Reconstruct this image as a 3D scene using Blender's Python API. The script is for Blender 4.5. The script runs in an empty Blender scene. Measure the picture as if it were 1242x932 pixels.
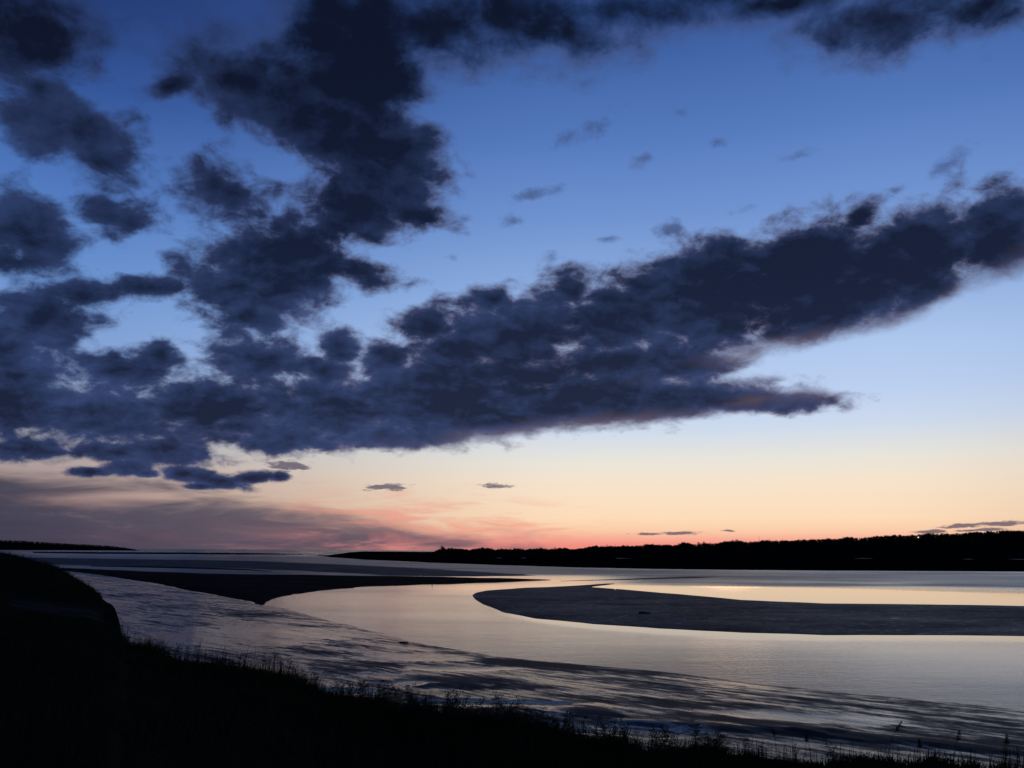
import bpy, math, random
import numpy as np
from mathutils import Matrix, Vector, noise as mnoise

S = bpy.context.scene
COL = S.collection
R = math.radians

# ------------------------------------------------------------------ camera
EYE = 9.0                                    # metres above the water at low tide
cam_data = bpy.data.cameras.new('camera')
cam = bpy.data.objects.new('camera', cam_data)
COL.objects.link(cam)
cam_data.sensor_width = 36.0
cam_data.lens = 29.94
cam_data.clip_start = 0.1
cam_data.clip_end = 120000.0
cam.matrix_world = Matrix.Translation((0, 0, EYE)) @ Matrix.Rotation(R(90 + 11.09), 4, 'X') @ Matrix.Rotation(R(0.35), 4, 'Z')
S.camera = cam

# ------------------------------------------------------------------ exposure
S.view_settings.view_transform = 'Standard'
S.view_settings.look = 'None'
S.view_settings.gamma = 1.0
S.view_settings.exposure = 0.0
S.view_settings.use_curve_mapping = False
S.cycles.max_bounces = 6
S.cycles.glossy_bounces = 3
S.cycles.diffuse_bounces = 2

# ------------------------------------------------------------------ sun: already set, just under the horizon ahead and to the right
SUN_AZ, SUN_EL = 14.0, -3.0
sun_data = bpy.data.lights.new('sun', 'SUN')
sun_data.energy = 0.05
sun_data.angle = R(10.0)
sun_data.color = (1.0, 0.55, 0.32)
sun = bpy.data.objects.new('sun', sun_data)
COL.objects.link(sun)
sd = Vector((math.sin(R(SUN_AZ)) * math.cos(R(SUN_EL)), math.cos(R(SUN_AZ)) * math.cos(R(SUN_EL)), math.sin(R(SUN_EL))))
sun.rotation_euler = sd.to_track_quat('Z', 'Y').to_euler()

# ------------------------------------------------------------------ dusk sky with its cloud banks
# cloud tables: azimuth, elevation of a cell's middle, its half width and half height (degrees), tilt
CLOUD_BANKS = [
    (-32.78, 29.59, 4.36, 3.44, -0.0), (-31.33, 26.42, 0.97, 1.06, -0.0), (-29.38, 24.33, 4.78, 1.74, -4.0), (-27.49, 23.06, 2.44, 1.41, -20.0),
    (-30.94, 18.08, 2.67, 2.16, -5.0), (-31.19, 16.45, 2.13, 1.13, -0.0), (-25.94, 20.07, 2.28, 1.17, 5.0), (-19.74, 22.69, 3.35, 2.0, -10.0),
    (-11.68, 31.95, 4.99, 5.21, -5.0), (-18.89, 28.89, 5.7, 2.19, -15.0), (-13.19, 27.9, 6.74, 3.46, -20.0), (-9.89, 25.4, 4.86, 3.08, -10.0),
    (-11.19, 22.45, 4.08, 2.61, -0.0), (-7.16, 22.28, 3.19, 0.85, -12.0), (-23.37, 28.14, 2.04, 0.74, 20.0), (-6.35, 33.55, 7.6, 2.16, -5.0),
    (1.0, 34.44, 8.64, 2.34, -5.0), (10.18, 34.62, 9.0, 1.56, -0.0), (26.44, 31.59, 5.45, 1.92, -0.0), (31.91, 30.79, 4.02, 1.42, -0.0),
    (19.44, 33.8, 6.07, 0.89, -0.0), (-15.67, 18.12, 5.65, 2.84, 22.0), (-15.19, 20.01, 3.16, 1.78, -0.0), (-10.43, 18.14, 2.8, 1.07, -5.0),
    (-17.85, 14.75, 2.7, 1.37, -0.0), (-17.97, 16.59, 4.6, 2.09, -0.0), (-24.0, 15.93, 2.41, 0.7, 8.0), (-29.56, 13.46, 3.38, 2.22, 10.0),
    (-27.7, 15.04, 1.81, 0.88, 10.0), (-31.66, 11.01, 2.47, 2.36, -0.0), (-30.7, 9.92, 2.51, 1.91, -0.0), (-24.99, 10.89, 3.35, 1.21, -0.0),
    (-22.93, 11.85, 1.16, 0.92, -0.0), (-16.73, 12.03, 3.33, 1.33, -0.0), (-12.77, 11.61, 1.62, 0.97, -0.0), (-11.87, 13.29, 1.31, 1.08, -0.0),
    (-30.52, 8.25, 3.13, 2.19, -0.0), (-25.88, 7.89, 4.31, 1.79, -0.0), (-18.97, 8.71, 6.28, 2.09, -0.0), (-12.21, 9.04, 6.97, 2.38, -0.0),
    (-4.54, 9.7, 8.39, 2.43, 3.0), (3.89, 9.98, 8.41, 1.88, 4.0), (10.53, 9.77, 7.07, 1.31, 3.0), (15.08, 9.63, 6.19, 0.75, -2.0),
    (-3.49, 13.59, 4.26, 2.21, 10.0), (1.07, 14.47, 5.43, 2.49, 10.0), (7.05, 15.34, 5.65, 2.74, 10.0), (13.52, 17.12, 5.47, 2.93, 18.0),
    (19.44, 17.97, 5.68, 3.1, 15.0), (25.44, 17.79, 5.7, 2.97, 16.0), (31.24, 18.61, 3.64, 2.43, 16.0), (14.5, 14.65, 6.45, 1.61, 8.0),
    (20.79, 14.98, 6.03, 1.55, 14.0), (26.72, 16.13, 3.46, 1.38, 22.0), (4.05, 17.37, 2.64, 1.42, -0.0), (-8.53, 12.62, 1.45, 1.1, -0.0),
    (-5.79, 14.91, 2.04, 1.21, -0.0), (-1.25, 16.66, 1.5, 0.88, -0.0), (9.07, 17.34, 2.82, 1.62, -0.0), (23.2, 20.6, 1.99, 0.99, 20.0),
    (-29.84, 5.66, 2.51, 0.67, -0.0), (-25.46, 5.77, 2.27, 0.6, -0.0), (-22.22, 6.09, 2.86, 0.92, -0.0), (-26.16, 4.54, 1.16, 0.34, -0.0),
    (-24.47, 4.92, 1.56, 0.5, 6.0), (-23.14, 4.57, 0.75, 0.25, -0.0), (-21.05, 4.66, 1.64, 0.46, -4.0), (-19.06, 4.21, 1.97, 0.47, -8.0),
    (-16.93, 4.48, 1.82, 0.42, 6.0), (-15.35, 4.64, 0.93, 0.37, -0.0), (-20.12, 3.87, 0.97, 0.21, -0.0), (-14.24, 7.07, 4.19, 1.07, -0.0),
    (-7.25, 7.44, 4.94, 0.82, 4.0), (-0.6, 8.54, 5.04, 0.89, 5.0), (-0.06, 11.87, 7.37, 1.66, -0.0), (7.84, 12.47, 6.13, 1.54, 4.0),
    (11.69, 11.91, 3.81, 0.98, 6.0), (-5.14, 11.62, 4.49, 1.66, -0.0), (14.57, 16.25, 6.48, 2.13, 15.0), (23.39, 16.53, 5.85, 1.92, 16.0)]
CLOUD_WISPS = [
    (5.22, 27.77, 2.68, 0.76, 20.0), (28.26, 22.78, 2.31, 0.61, 22.0), (25.79, 21.95, 1.92, 0.48, 15.0), (-23.82, 27.44, 1.52, 1.21, -0.0),
    (1.04, 23.43, 1.77, 0.53, 10.0), (15.93, 21.94, 2.18, 0.51, 10.0), (12.01, 28.39, 1.15, 0.54, -0.0), (9.59, 25.78, 1.62, 0.51, -0.0),
    (14.49, 26.31, 0.9, 0.5, -0.0), (20.17, 25.0, 2.21, 0.44, -0.0), (-3.65, 21.77, 1.29, 0.48, 20.0), (0.16, 21.94, 1.06, 0.64, -0.0),
    (11.44, 21.08, 1.13, 0.63, -0.0), (2.8, 19.67, 1.16, 0.65, -0.0), (-4.47, 19.6, 1.16, 0.43, -0.0), (6.86, 20.55, 1.5, 0.32, -0.0),
    (-3.72, 25.46, 1.3, 0.62, -30.0), (-28.59, 27.76, 0.84, 0.63, -0.0)]
LOW_CLOUDS = [
    (-8.24, 4.1, 1.41, 0.22, 2.0), (-0.84, 4.29, 1.1, 0.16, -0.0), (11.33, 1.2, 1.26, 0.12, 1.0), (8.95, 1.14, 1.07, 0.09, -0.0),
    (14.1, 1.36, 0.51, 0.08, -0.0), (27.73, 1.61, 1.37, 0.14, 2.0), (29.64, 1.73, 1.41, 0.16, 2.0), (25.96, 1.28, 0.97, 0.12, 2.0),
    (28.57, 1.37, 1.69, 0.09, 2.0), (-14.67, 5.35, 1.35, 0.32, -0.0)]
UNDERLIT = [
    (16.38, 9.63, 4.15, 0.37, 5.0), (7.76, 8.73, 7.16, 0.38, 5.0), (-1.15, 7.81, 5.03, 0.39, 6.0), (17.07, 12.95, 4.69, 0.48, 10.0),
    (23.65, 13.44, 5.28, 0.61, 16.0), (29.84, 15.46, 3.05, 0.77, 25.0)]


CLOUD_BANKS += [(-41, 25, 6, 3.2, -8), (-38, 10, 6, 3, 0), (-48, 13, 7, 3, 5), (-44, 18.5, 4, 2, 0), (-58, 20, 8, 4, 0), (43, 22, 7, 3, 14), (55, 28, 9, 4, 10), (-20, 42, 12, 5, 10), (10, 44, 12, 4, 0)]

class Nodes:
    """short hand for building a node tree"""
    def __init__(self, tree):
        self.t = tree
    def new(self, kind, **kw):
        n = self.t.nodes.new(kind)
        for k, v in kw.items():
            setattr(n, k, v)
        return n
    def put(self, sock, v):
        if v is None:
            return
        if isinstance(v, bpy.types.NodeSocket):
            self.t.links.new(v, sock)
        else:
            sock.default_value = v
    def math(self, op, a, b=None, c=None, clamp=False):
        n = self.new('ShaderNodeMath', operation=op, use_clamp=clamp)
        for i, v in enumerate((a, b, c)):
            self.put(n.inputs[i], v)
        return n.outputs[0]
    def vec(self, op, a, b=None, scale=None):
        n = self.new('ShaderNodeVectorMath', operation=op)
        self.put(n.inputs[0], a)
        self.put(n.inputs[1], b)
        if scale is not None:
            self.put(n.inputs['Scale'], scale)
        return n.outputs[0]
    def xyz(self, x, y, z):
        n = self.new('ShaderNodeCombineXYZ')
        for i, v in enumerate((x, y, z)):
            self.put(n.inputs[i], v)
        return n.outputs[0]
    def split(self, v):
        n = self.new('ShaderNodeSeparateXYZ')
        self.put(n.inputs[0], v)
        return n.outputs
    def mapping(self, v, loc=(0, 0, 0), rot=(0, 0, 0), scale=(1, 1, 1), kind='POINT'):
        n = self.new('ShaderNodeMapping', vector_type=kind)
        self.put(n.inputs['Vector'], v)
        n.inputs['Location'].default_value = loc
        n.inputs['Rotation'].default_value = rot
        n.inputs['Scale'].default_value = scale
        return n.outputs[0]
    def noise(self, v, scale, detail=4.0, rough=0.55, distort=0.0, lac=2.0, color=False):
        n = self.new('ShaderNodeTexNoise', noise_dimensions='3D')
        self.put(n.inputs['Vector'], v)
        n.inputs['Scale'].default_value = scale
        n.inputs['Detail'].default_value = detail
        n.inputs['Roughness'].default_value = rough
        n.inputs['Lacunarity'].default_value = lac
        n.inputs['Distortion'].default_value = distort
        return n.outputs['Color' if color else 'Fac']
    def range(self, v, a, b, c=0.0, d=1.0, smooth=False):
        n = self.new('ShaderNodeMapRange', interpolation_type='SMOOTHSTEP' if smooth else 'LINEAR')
        for i, x in enumerate((v, a, b, c, d)):
            self.put(n.inputs[i], x)
        return n.outputs[0]
    def mix(self, f, a, b, blend='MIX'):
        n = self.new('ShaderNodeMix', data_type='RGBA', blend_type=blend)
        self.put(n.inputs[0], f)
        self.put(n.inputs[6], a)
        self.put(n.inputs[7], b)
        return n.outputs[2]
    def ramp(self, f, stops, interp='LINEAR'):
        n = self.new('ShaderNodeValToRGB')
        cr = n.color_ramp
        cr.interpolation = interp
        while len(cr.elements) < len(stops):
            cr.elements.new(0.5)
        for e, (p, c) in zip(cr.elements, stops):
            e.position = p
            e.color = c
        self.put(n.inputs[0], f)
        return n.outputs[0]

def srgb(r, g, b, k=1.0):
    f = lambda c: (c / 255 / 12.92 if c <= 10 else ((c / 255 + 0.055) / 1.055) ** 2.4) * k
    return (f(r), f(g), f(b), 1.0)

world = bpy.data.worlds.new('World')
S.world = world
world.cycles.sampling_method = 'MANUAL'
world.cycles.sample_map_resolution = 512
world.use_nodes = True
wt = world.node_tree
wt.nodes.clear()
N = Nodes(wt)
tex = N.new('ShaderNodeTexCoord')
direction = tex.outputs['Generated']
dx, dy, dz = N.split(direction)
el = N.math('MULTIPLY', N.math('ARCSINE', dz), 180 / math.pi)
az = N.math('MULTIPLY', N.math('ARCTAN2', dx, dy), 180 / math.pi)
ang = N.xyz(az, el, 0.0)

# clear sky: the physical sky with the sun below the horizon plus the after-glow bands of the dusk air
nishita = N.new('ShaderNodeTexSky', sky_type='NISHITA', sun_disc=False)
nishita.sun_elevation = R(SUN_EL)
nishita.sun_rotation = R(SUN_AZ)
nishita.ozone_density = 3.0
E0, E1 = -2.0, 60.0
def st(e, *c):
    return ((e - E0) / (E1 - E0), srgb(*c))
glow_side = N.ramp(N.range(el, E0, E1), [
    st(-2, 226, 120, 116), st(0.4, 240, 142, 130), st(0.8, 246, 170, 148), st(1.3, 250, 202, 168), st(2.1, 252, 219, 184), st(3.0, 250, 222, 191), st(4.5, 245, 226, 203),
    st(6.0, 231, 227, 217), st(8, 204, 217, 235), st(10, 188, 207, 238), st(12.5, 176, 200, 236), st(17, 143, 174, 222), st(22, 111, 146, 206),
    st(27, 84, 121, 187), st(32, 63, 98, 163), st(36, 46, 82, 152), st(46, 30, 56, 112), st(60, 18, 36, 80)])
away_side = N.ramp(N.range(el, E0, E1), [
    st(-2, 104, 76, 92), st(0.4, 128, 88, 100), st(1.5, 130, 104, 116), st(3.0, 160, 132, 130), st(5, 172, 156, 154), st(7, 164, 166, 176),
    st(9, 150, 168, 196), st(12, 128, 160, 210), st(16, 106, 146, 206), st(21, 80, 120, 188), st(27, 50, 84, 150), st(32, 36, 60, 118),
    st(38, 28, 48, 98), st(60, 12, 22, 54)])
sunward = N.range(N.math('ABSOLUTE', N.math('SUBTRACT', az, SUN_AZ)), 8.0, 46.0, 1.0, 0.0, smooth=True)
clear = N.mix(sunward, away_side, glow_side)
behind = N.range(N.math('ABSOLUTE', N.math('SUBTRACT', az, SUN_AZ)), 50.0, 150.0, 1.0, 0.25, smooth=True)
clear = N.vec('SCALE', clear, scale=behind)
clear = N.vec('ADD', clear, N.vec('SCALE', nishita.outputs[0], scale=0.08))

# coordinates of the cloud deck seen in perspective
deck = N.vec('DIVIDE', N.xyz(dx, dy, N.math('MULTIPLY', dz, 0.9)), N.xyz(*[N.math('ADD', N.math('MAXIMUM', dz, 0.0), 0.5)] * 3))
warp = N.vec('SCALE', N.vec('SUBTRACT', N.noise(deck, 7.0, 2.0, 0.5, color=True), (0.5, 0.5, 0.5)), scale=1.0)
wang = N.vec('ADD', ang, N.vec('MULTIPLY', warp, N.xyz(1.0, N.range(el, 2.0, 20.0, 0.35, 1.0), 0.0)))

def field(cells, coord, floor=2.0, blend=0.9, grow=1.12):
    """distance-like field in degrees, positive inside the union of elliptical cells"""
    acc = None
    for a, e, ra, re, tilt in cells:
        g = N.new('ShaderNodeTexGradient', gradient_type='SPHERICAL')
        g.texture_mapping.vector_type = 'TEXTURE'
        g.texture_mapping.translation = (a, e, 0)
        g.texture_mapping.rotation = (0, 0, R(tilt))
        g.texture_mapping.scale = (ra * 3, re * 3, 1.0)
        N.put(g.inputs[0], coord)
        k = max(min(ra, re), floor)
        c = N.math('MULTIPLY_ADD', g.outputs['Fac'], 3 * k, (grow - 3.0) * k)
        if acc is None:
            acc = c
        else:
            n = N.new('ShaderNodeMath', operation='SMOOTH_MAX')
            N.put(n.inputs[0], acc); N.put(n.inputs[1], c); n.inputs[2].default_value = blend
            acc = n.outputs[0]
    return acc

puff = N.noise(deck, 21.0, 6.0, 0.6, 0.2)
fine = N.noise(deck, 6.0, 2.0, 0.5, 0.0)
turb = N.math('ADD', N.math('SUBTRACT', puff, 0.5), N.math('MULTIPLY', N.math('SUBTRACT', fine, 0.5), 0.6))
amp = N.range(el, 1.0, 26.0, 2.9, 5.4)
shape = field(CLOUD_BANKS, wang)
base = field(UNDERLIT, wang, 0.8, 0.2)                                # the smooth flat undersides
amp = N.math('MULTIPLY', amp, N.range(base, -1.4, 0.5, 1.0, 0.4, smooth=True))
bank = N.math('MULTIPLY_ADD', turb, amp, shape)
soft = N.math('ADD', N.range(el, 5.0, 24.0, 0.7, 1.05), N.range(el, 27.0, 36.0, 0.0, 2.3))
a_bank = N.range(bank, N.math('MULTIPLY', soft, -0.7), soft, 0.0, 0.985, smooth=True)
wisp = N.math('MULTIPLY_ADD', turb, 9.0, field(CLOUD_WISPS, wang))
a_wisp = N.range(wisp, 0.3, 3.2, 0.0, 0.75, smooth=True)

# inside of the clouds: lit from the bright low sky, dark navy cores
relief_coord = N.vec('ADD', deck, N.vec('SCALE', (0.25, 0.97, 0.0), scale=0.02))
relief = N.math('SUBTRACT', puff, N.noise(relief_coord, 21.0, 6.0, 0.6, 0.2))
broad = N.noise(deck, 3.4, 3.0, 0.55)
depth = N.range(bank, 0.0, 3.4)
heart = N.range(shape, 0.0, 2.6, smooth=True)
core_hi = N.mix(N.range(el, 4.0, 34.0, smooth=True), srgb(21, 30, 57), srgb(14, 20, 39))
core_lo = N.mix(N.range(el, 4.0, 34.0, smooth=True), srgb(50, 66, 110), srgb(36, 49, 84))
shade = N.math('ADD', N.math('MULTIPLY_ADD', relief, 1.5, N.math('MULTIPLY', N.math('MULTIPLY_ADD', heart, 1.8, depth), 0.38)), N.math('MULTIPLY', N.math('SUBTRACT', broad, 0.46), 2.0), clamp=True)
cloud = N.mix(shade, core_lo, core_hi)
under = N.math('ADD', base, N.math('MULTIPLY', turb, 2.5))
cloud = N.mix(N.range(under, -0.6, 2.0, 0.0, 0.6, smooth=True), cloud, srgb(104, 86, 94))
rim = N.math('MULTIPLY', N.range(depth, 0.05, 0.35, 1.0, 0.0, smooth=True), N.math('MULTIPLY', sunward, N.range(el, 6.0, 28.0, 1.0, 0.35)))
cloud = N.mix(N.math('MULTIPLY', rim, 0.45), cloud, srgb(128, 114, 134))

# low veil of stratus over the estuary mouth on the side away from the glow, streaked with pink
streak = N.noise(N.mapping(ang, rot=(0, 0, R(5)), scale=(0.10, 0.48, 1.0)), 1.0, 5.0, 0.56, 0.6)
streak2 = N.noise(N.mapping(ang, loc=(7, 3, 0), rot=(0, 0, R(7)), scale=(0.13, 1.1, 1.0)), 1.0, 6.0, 0.65, 0.8)
veil_top = N.range(az, -34.0, 8.0, 4.7, 0.0)
veil = N.math('ADD', N.math('SUBTRACT', veil_top, el), N.math('MULTIPLY', N.math('SUBTRACT', streak, 0.5), 6.5))
a_veil = N.math('MULTIPLY', N.range(veil, -0.8, 1.6, 0.0, 0.92, smooth=True), N.range(streak2, 0.58, 0.76, 1.0, 0.5, smooth=True))
veil_col = N.mix(N.range(az, -32.0, 2.0), srgb(57, 61, 81), srgb(112, 101, 116))
veil_col = N.mix(N.range(streak2, 0.3, 0.6), N.mix(0.35, veil_col, srgb(40, 42, 60)), veil_col)
# pink streaks where the veil frays out towards the glow, and low over the estuary
fray = N.math('MULTIPLY', N.range(veil, -3.0, -0.6, 0.0, 1.0, smooth=True), N.range(N.math('ABSOLUTE', N.math('ADD', az, 4.0)), 4.0, 15.0, 1.0, 0.0, smooth=True))
pink = N.math('MULTIPLY', fray, N.range(streak2, 0.42, 0.62, 0.0, 0.62, smooth=True))
pink_low = N.math('MULTIPLY', N.range(el, 0.1, 2.4, 1.0, 0.0, smooth=True), N.range(streak, 0.54, 0.68, 0.0, 0.5, smooth=True))
pink = N.math('MAXIMUM', pink, N.math('MULTIPLY', pink_low, N.math('MULTIPLY', N.range(az, 2.0, 12.0, 1.0, 0.0), N.range(az, -22.0, -9.0, 0.12, 1.0))))

ragged = N.noise(N.mapping(ang, scale=(0.9, 4.5, 1.0)), 1.0, 6.0, 0.7)
low = N.math('MULTIPLY_ADD', N.math('SUBTRACT', ragged, 0.5), 3.6, field(LOW_CLOUDS, ang, 1.0, 0.1))
a_low = N.range(low, -0.05, 0.55, 0.0, 0.85, smooth=True)

sky = N.mix(a_veil, clear, veil_col)
sky = N.mix(pink, sky, N.mix(N.range(az, -30.0, -6.0), srgb(150, 92, 96), srgb(238, 146, 132)))
sky = N.mix(a_low, sky, srgb(88, 82, 104))
sky = N.mix(a_wisp, sky, N.mix(0.35, core_lo, srgb(92, 108, 160)))
sky = N.mix(a_bank, sky, cloud)
bg = N.new('ShaderNodeBackground')
N.put(bg.inputs['Color'], sky)
bg.inputs['Strength'].default_value = 1.0
out = N.new('ShaderNodeOutputWorld')
wt.links.new(bg.outputs[0], out.inputs[0])

# ------------------------------------------------------------------ helpers
rng = np.random.default_rng(7)
random.seed(7)

def tag(o, label=None, cat=None, group=None, kind=None):
    for k, v in (('label', label), ('category', cat), ('group', group), ('kind', kind)):
        if v:
            o[k] = v
    return o

def mesh_object(name, verts, faces, mat, parent=None, smooth=True, attrs=None):
    """verts (n,3); faces (m,3) or (m,4) arrays, or a list of such arrays"""
    me = bpy.data.meshes.new(name)
    verts = np.asarray(verts, np.float32)
    fl = faces if isinstance(faces, list) else [faces]
    fl = [np.asarray(f, np.int32) for f in fl if len(f)]
    loops = np.concatenate([f.ravel() for f in fl])
    counts = np.concatenate([np.full(len(f), f.shape[1], np.int32) for f in fl])
    starts = np.concatenate([[0], np.cumsum(counts)[:-1]]).astype(np.int32)
    me.vertices.add(len(verts)); me.vertices.foreach_set('co', verts.ravel())
    me.loops.add(len(loops)); me.loops.foreach_set('vertex_index', loops)
    me.polygons.add(len(counts)); me.polygons.foreach_set('loop_start', starts)
    me.polygons.foreach_set('use_smooth', np.full(len(counts), smooth))
    me.update(calc_edges=True)
    for k, v in (attrs or {}).items():
        a = me.attributes.new(k, 'FLOAT', 'POINT')
        a.data.foreach_set('value', np.asarray(v, np.float32).ravel())
    me.materials.append(mat)
    o = bpy.data.objects.new(name, me)
    COL.objects.link(o)
    if parent is not None:
        o.parent = parent
    return o

def empty(name, loc=(0, 0, 0), rz=0.0):
    o = bpy.data.objects.new(name, None)
    o.location = loc
    o.rotation_euler = (0, 0, rz)
    o.empty_display_size = 0.3
    COL.objects.link(o)
    return o

def copy_tree(o, parent=None):
    c = o.copy()
    COL.objects.link(c)
    if parent is not None:
        c.parent = parent
    for ch in list(o.children):
        copy_tree(ch, c)
    return c

def hash2(ix, iy, seed):
    h = (ix.astype(np.int64) * 374761393 + iy.astype(np.int64) * 668265263 + seed * 974634677) & 0xffffffff
    h = ((h ^ (h >> 13)) * 1274126177) & 0xffffffff
    return ((h ^ (h >> 16)) & 0xffff) / 65535.0

def vnoise(x, y, seed=0):
    ix, iy = np.floor(x), np.floor(y)
    fx, fy = x - ix, y - iy
    fx, fy = fx * fx * fx * (fx * (fx * 6 - 15) + 10), fy * fy * fy * (fy * (fy * 6 - 15) + 10)
    a, b = hash2(ix, iy, seed), hash2(ix + 1, iy, seed)
    c, d = hash2(ix, iy + 1, seed), hash2(ix + 1, iy + 1, seed)
    return (a + (b - a) * fx) * (1 - fy) + (c + (d - c) * fx) * fy - 0.5

def fbm(x, y, seed=0, octaves=4, gain=0.5):
    s, amp, tot = 0.0, 1.0, 0.0
    for i in range(octaves):
        s = s + amp * vnoise(x * 2 ** i + 17.3 * i, y * 2 ** i - 9.1 * i, seed + i)
        tot += amp
        amp *= gain
    return s / tot

def step(x, a, b):
    t = np.clip((x - a) / (b - a), 0, 1)
    return t * t * (3 - 2 * t)

def table(tab, az, col=1):
    t = np.array([(p[0], p[col]) for p in tab])
    return np.interp(az, t[:, 0], t[:, 1])

def grid_faces(na, nr):
    i = np.arange(na - 1)[:, None] * nr + np.arange(nr - 1)[None, :]
    return np.stack([i, i + 1, i + nr + 1, i + nr], -1).reshape(-1, 4)

def polar_grid(az, r):
    """az (na,) degrees east of north, r (nr,) or (na,nr) -> A, Rr, X, Y all (na,nr)"""
    A = np.repeat(az[:, None], r.shape[-1], 1)
    Rr = np.broadcast_to(r, A.shape)
    return A, Rr, Rr * np.sin(np.radians(A)), Rr * np.cos(np.radians(A))

def inverse_spaced(r0, r1, n):
    return 1.0 / np.linspace(1.0 / r0, 1.0 / r1, n)

# ------------------------------------------------------------------ materials
def material(name):
    m = bpy.data.materials.new(name)
    m.use_nodes = True
    M = Nodes(m.node_tree)
    b = m.node_tree.nodes['Principled BSDF']
    return m, M, b

def attr(M, name):
    n = M.new('ShaderNodeAttribute')
    n.attribute_name = name
    return n.outputs['Fac']

def bump(M, b, height, strength, distance):
    n = M.new('ShaderNodeBump')
    n.inputs['Strength'].default_value = strength
    n.inputs['Distance'].default_value = distance
    M.put(n.inputs['Height'], height)
    M.put(b.inputs['Normal'], n.outputs[0])

def position(M):
    return M.new('ShaderNodeNewGeometry').outputs['Position']

SHORE_DIR = math.atan2(-36.0, 41.0)          # the way the near water's edge runs

def water_material():
    m, M, b = material('silty_water')
    p = position(M)
    b.inputs['Base Color'].default_value = (0.030, 0.032, 0.036, 1)
    b.inputs['IOR'].default_value = 1.333
    rip = attr(M, 'ripple')
    cat = M.noise(M.mapping(p, scale=(0.012, 0.035, 1)), 1.0, 4.0, 0.6)
    M.put(b.inputs['Roughness'], M.math('ADD', rip, M.math('MULTIPLY', M.math('SUBTRACT', cat, 0.5), M.math('MULTIPLY', rip, 0.9)), clamp=True))
    w = M.math('ADD', M.noise(M.mapping(p, rot=(0, 0, 0.15), scale=(0.9, 1.7, 1)), 1.0, 4.0, 0.65), M.noise(M.mapping(p, rot=(0, 0, -0.2), scale=(0.10, 0.28, 1)), 1.0, 3.0, 0.5))
    n = M.new('ShaderNodeBump')
    M.put(n.inputs['Strength'], M.math('MULTIPLY', M.math('MULTIPLY', rip, 2.6, clamp=True), attr(M, 'wavelets')))
    n.inputs['Distance'].default_value = 0.07
    M.put(n.inputs['Height'], w)
    M.put(b.inputs['Normal'], n.outputs[0])
    return m

def mud_material():
    m, M, b = material('wet_mud')
    p = position(M)
    q = M.mapping(p, rot=(0, 0, -SHORE_DIR))
    dry = attr(M, 'dry')
    pool = attr(M, 'pool')
    st1 = M.noise(M.mapping(q, scale=(0.06, 0.42, 1)), 1.0, 5.0, 0.58, 0.8)
    st2 = M.noise(M.mapping(q, scale=(0.16, 1.3, 1)), 1.0, 7.0, 0.68, 0.6)
    d = M.math('ADD', dry, M.math('ADD', M.math('MULTIPLY', M.math('SUBTRACT', st1, 0.5), 1.7), M.math('MULTIPLY', M.math('SUBTRACT', st2, 0.5), 1.9)))
    d = M.math('ADD', d, M.math('MULTIPLY', M.math('SUBTRACT', M.noise(M.mapping(q, scale=(0.6, 1.6, 1)), 1.0, 6.0, 0.8), 0.5), 2.2))
    d = M.range(d, -0.25, 0.55, smooth=True)
    d = M.math('MULTIPLY', d, M.math('SUBTRACT', 1.0, pool))
    M.put(b.inputs['Base Color'], M.mix(d, (0.030, 0.028, 0.027, 1), (0.040, 0.038, 0.040, 1)))
    M.put(b.inputs['Roughness'], M.range(d, 0.0, 1.0, 0.14, 0.60))
    b.inputs['IOR'].default_value = 1.36
    M.put(b.inputs['Specular IOR Level'], M.range(d, 0.0, 1.0, 0.32, 0.05))
    h = M.math('ADD', M.math('MULTIPLY', st2, 1.0), M.math('MULTIPLY', M.noise(q, 3.0, 4.0, 0.6), 0.35))
    h = M.math('MULTIPLY', h, M.math('SUBTRACT', 1.0, M.math('MULTIPLY', pool, 0.85)))
    bump(M, b, h, 0.6, 0.06)
    return m

def sand_material(name, col, rough, spec, glint=0.0):
    m, M, b = material(name)
    p = position(M)
    n1 = M.noise(M.mapping(p, scale=(0.05, 0.12, 1)), 1.0, 6.0, 0.65)
    n2 = M.noise(M.mapping(p, scale=(0.7, 1.5, 1)), 1.0, 5.0, 0.75, 0.4)
    wet = M.range(n2, 0.54, 0.66, 0.0, glint, smooth=True)
    c2 = tuple(x * 1.7 for x in col[:3]) + (1,)
    M.put(b.inputs['Base Color'], M.mix(M.range(n1, 0.35, 0.7), col, c2))
    M.put(b.inputs['Roughness'], M.math('SUBTRACT', M.range(n1, 0.3, 0.75, rough + 0.12, rough - 0.12), M.math('MULTIPLY', wet, 0.3)))
    M.put(b.inputs['Specular IOR Level'], M.math('MULTIPLY_ADD', wet, 0.3, M.range(n1, 0.3, 0.75, spec * 0.5, spec * 1.5)))
    h = M.math('ADD', M.noise(M.mapping(p, scale=(0.9, 2.2, 1)), 1.0, 3.0, 0.6), M.math('MULTIPLY', n1, 2.0))
    bump(M, b, h, 0.8, 0.10)
    return m

def soil_material(name, col, scale):
    m, M, b = material(name)
    n1 = M.noise(position(M), scale, 5.0, 0.65)
    M.put(b.inputs['Base Color'], M.mix(M.range(n1, 0.3, 0.75), tuple(x * 0.6 for x in col) + (1,), tuple(col) + (1,)))
    b.inputs['Roughness'].default_value = 0.95
    b.inputs['Specular IOR Level'].default_value = 0.0
    bump(M, b, n1, 0.8, 0.15 / max(scale, 0.2))
    return m

def leaf_material(name, col):
    m, M, b = material(name)
    n1 = M.noise(position(M), 2.5, 2.0, 0.5)
    M.put(b.inputs['Base Color'], M.mix(n1, tuple(x * 0.7 for x in col) + (1,), tuple(x * 1.25 for x in col) + (1,)))
    b.inputs['Roughness'].default_value = 0.8
    b.inputs['Specular IOR Level'].default_value = 0.02
    return m

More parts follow.
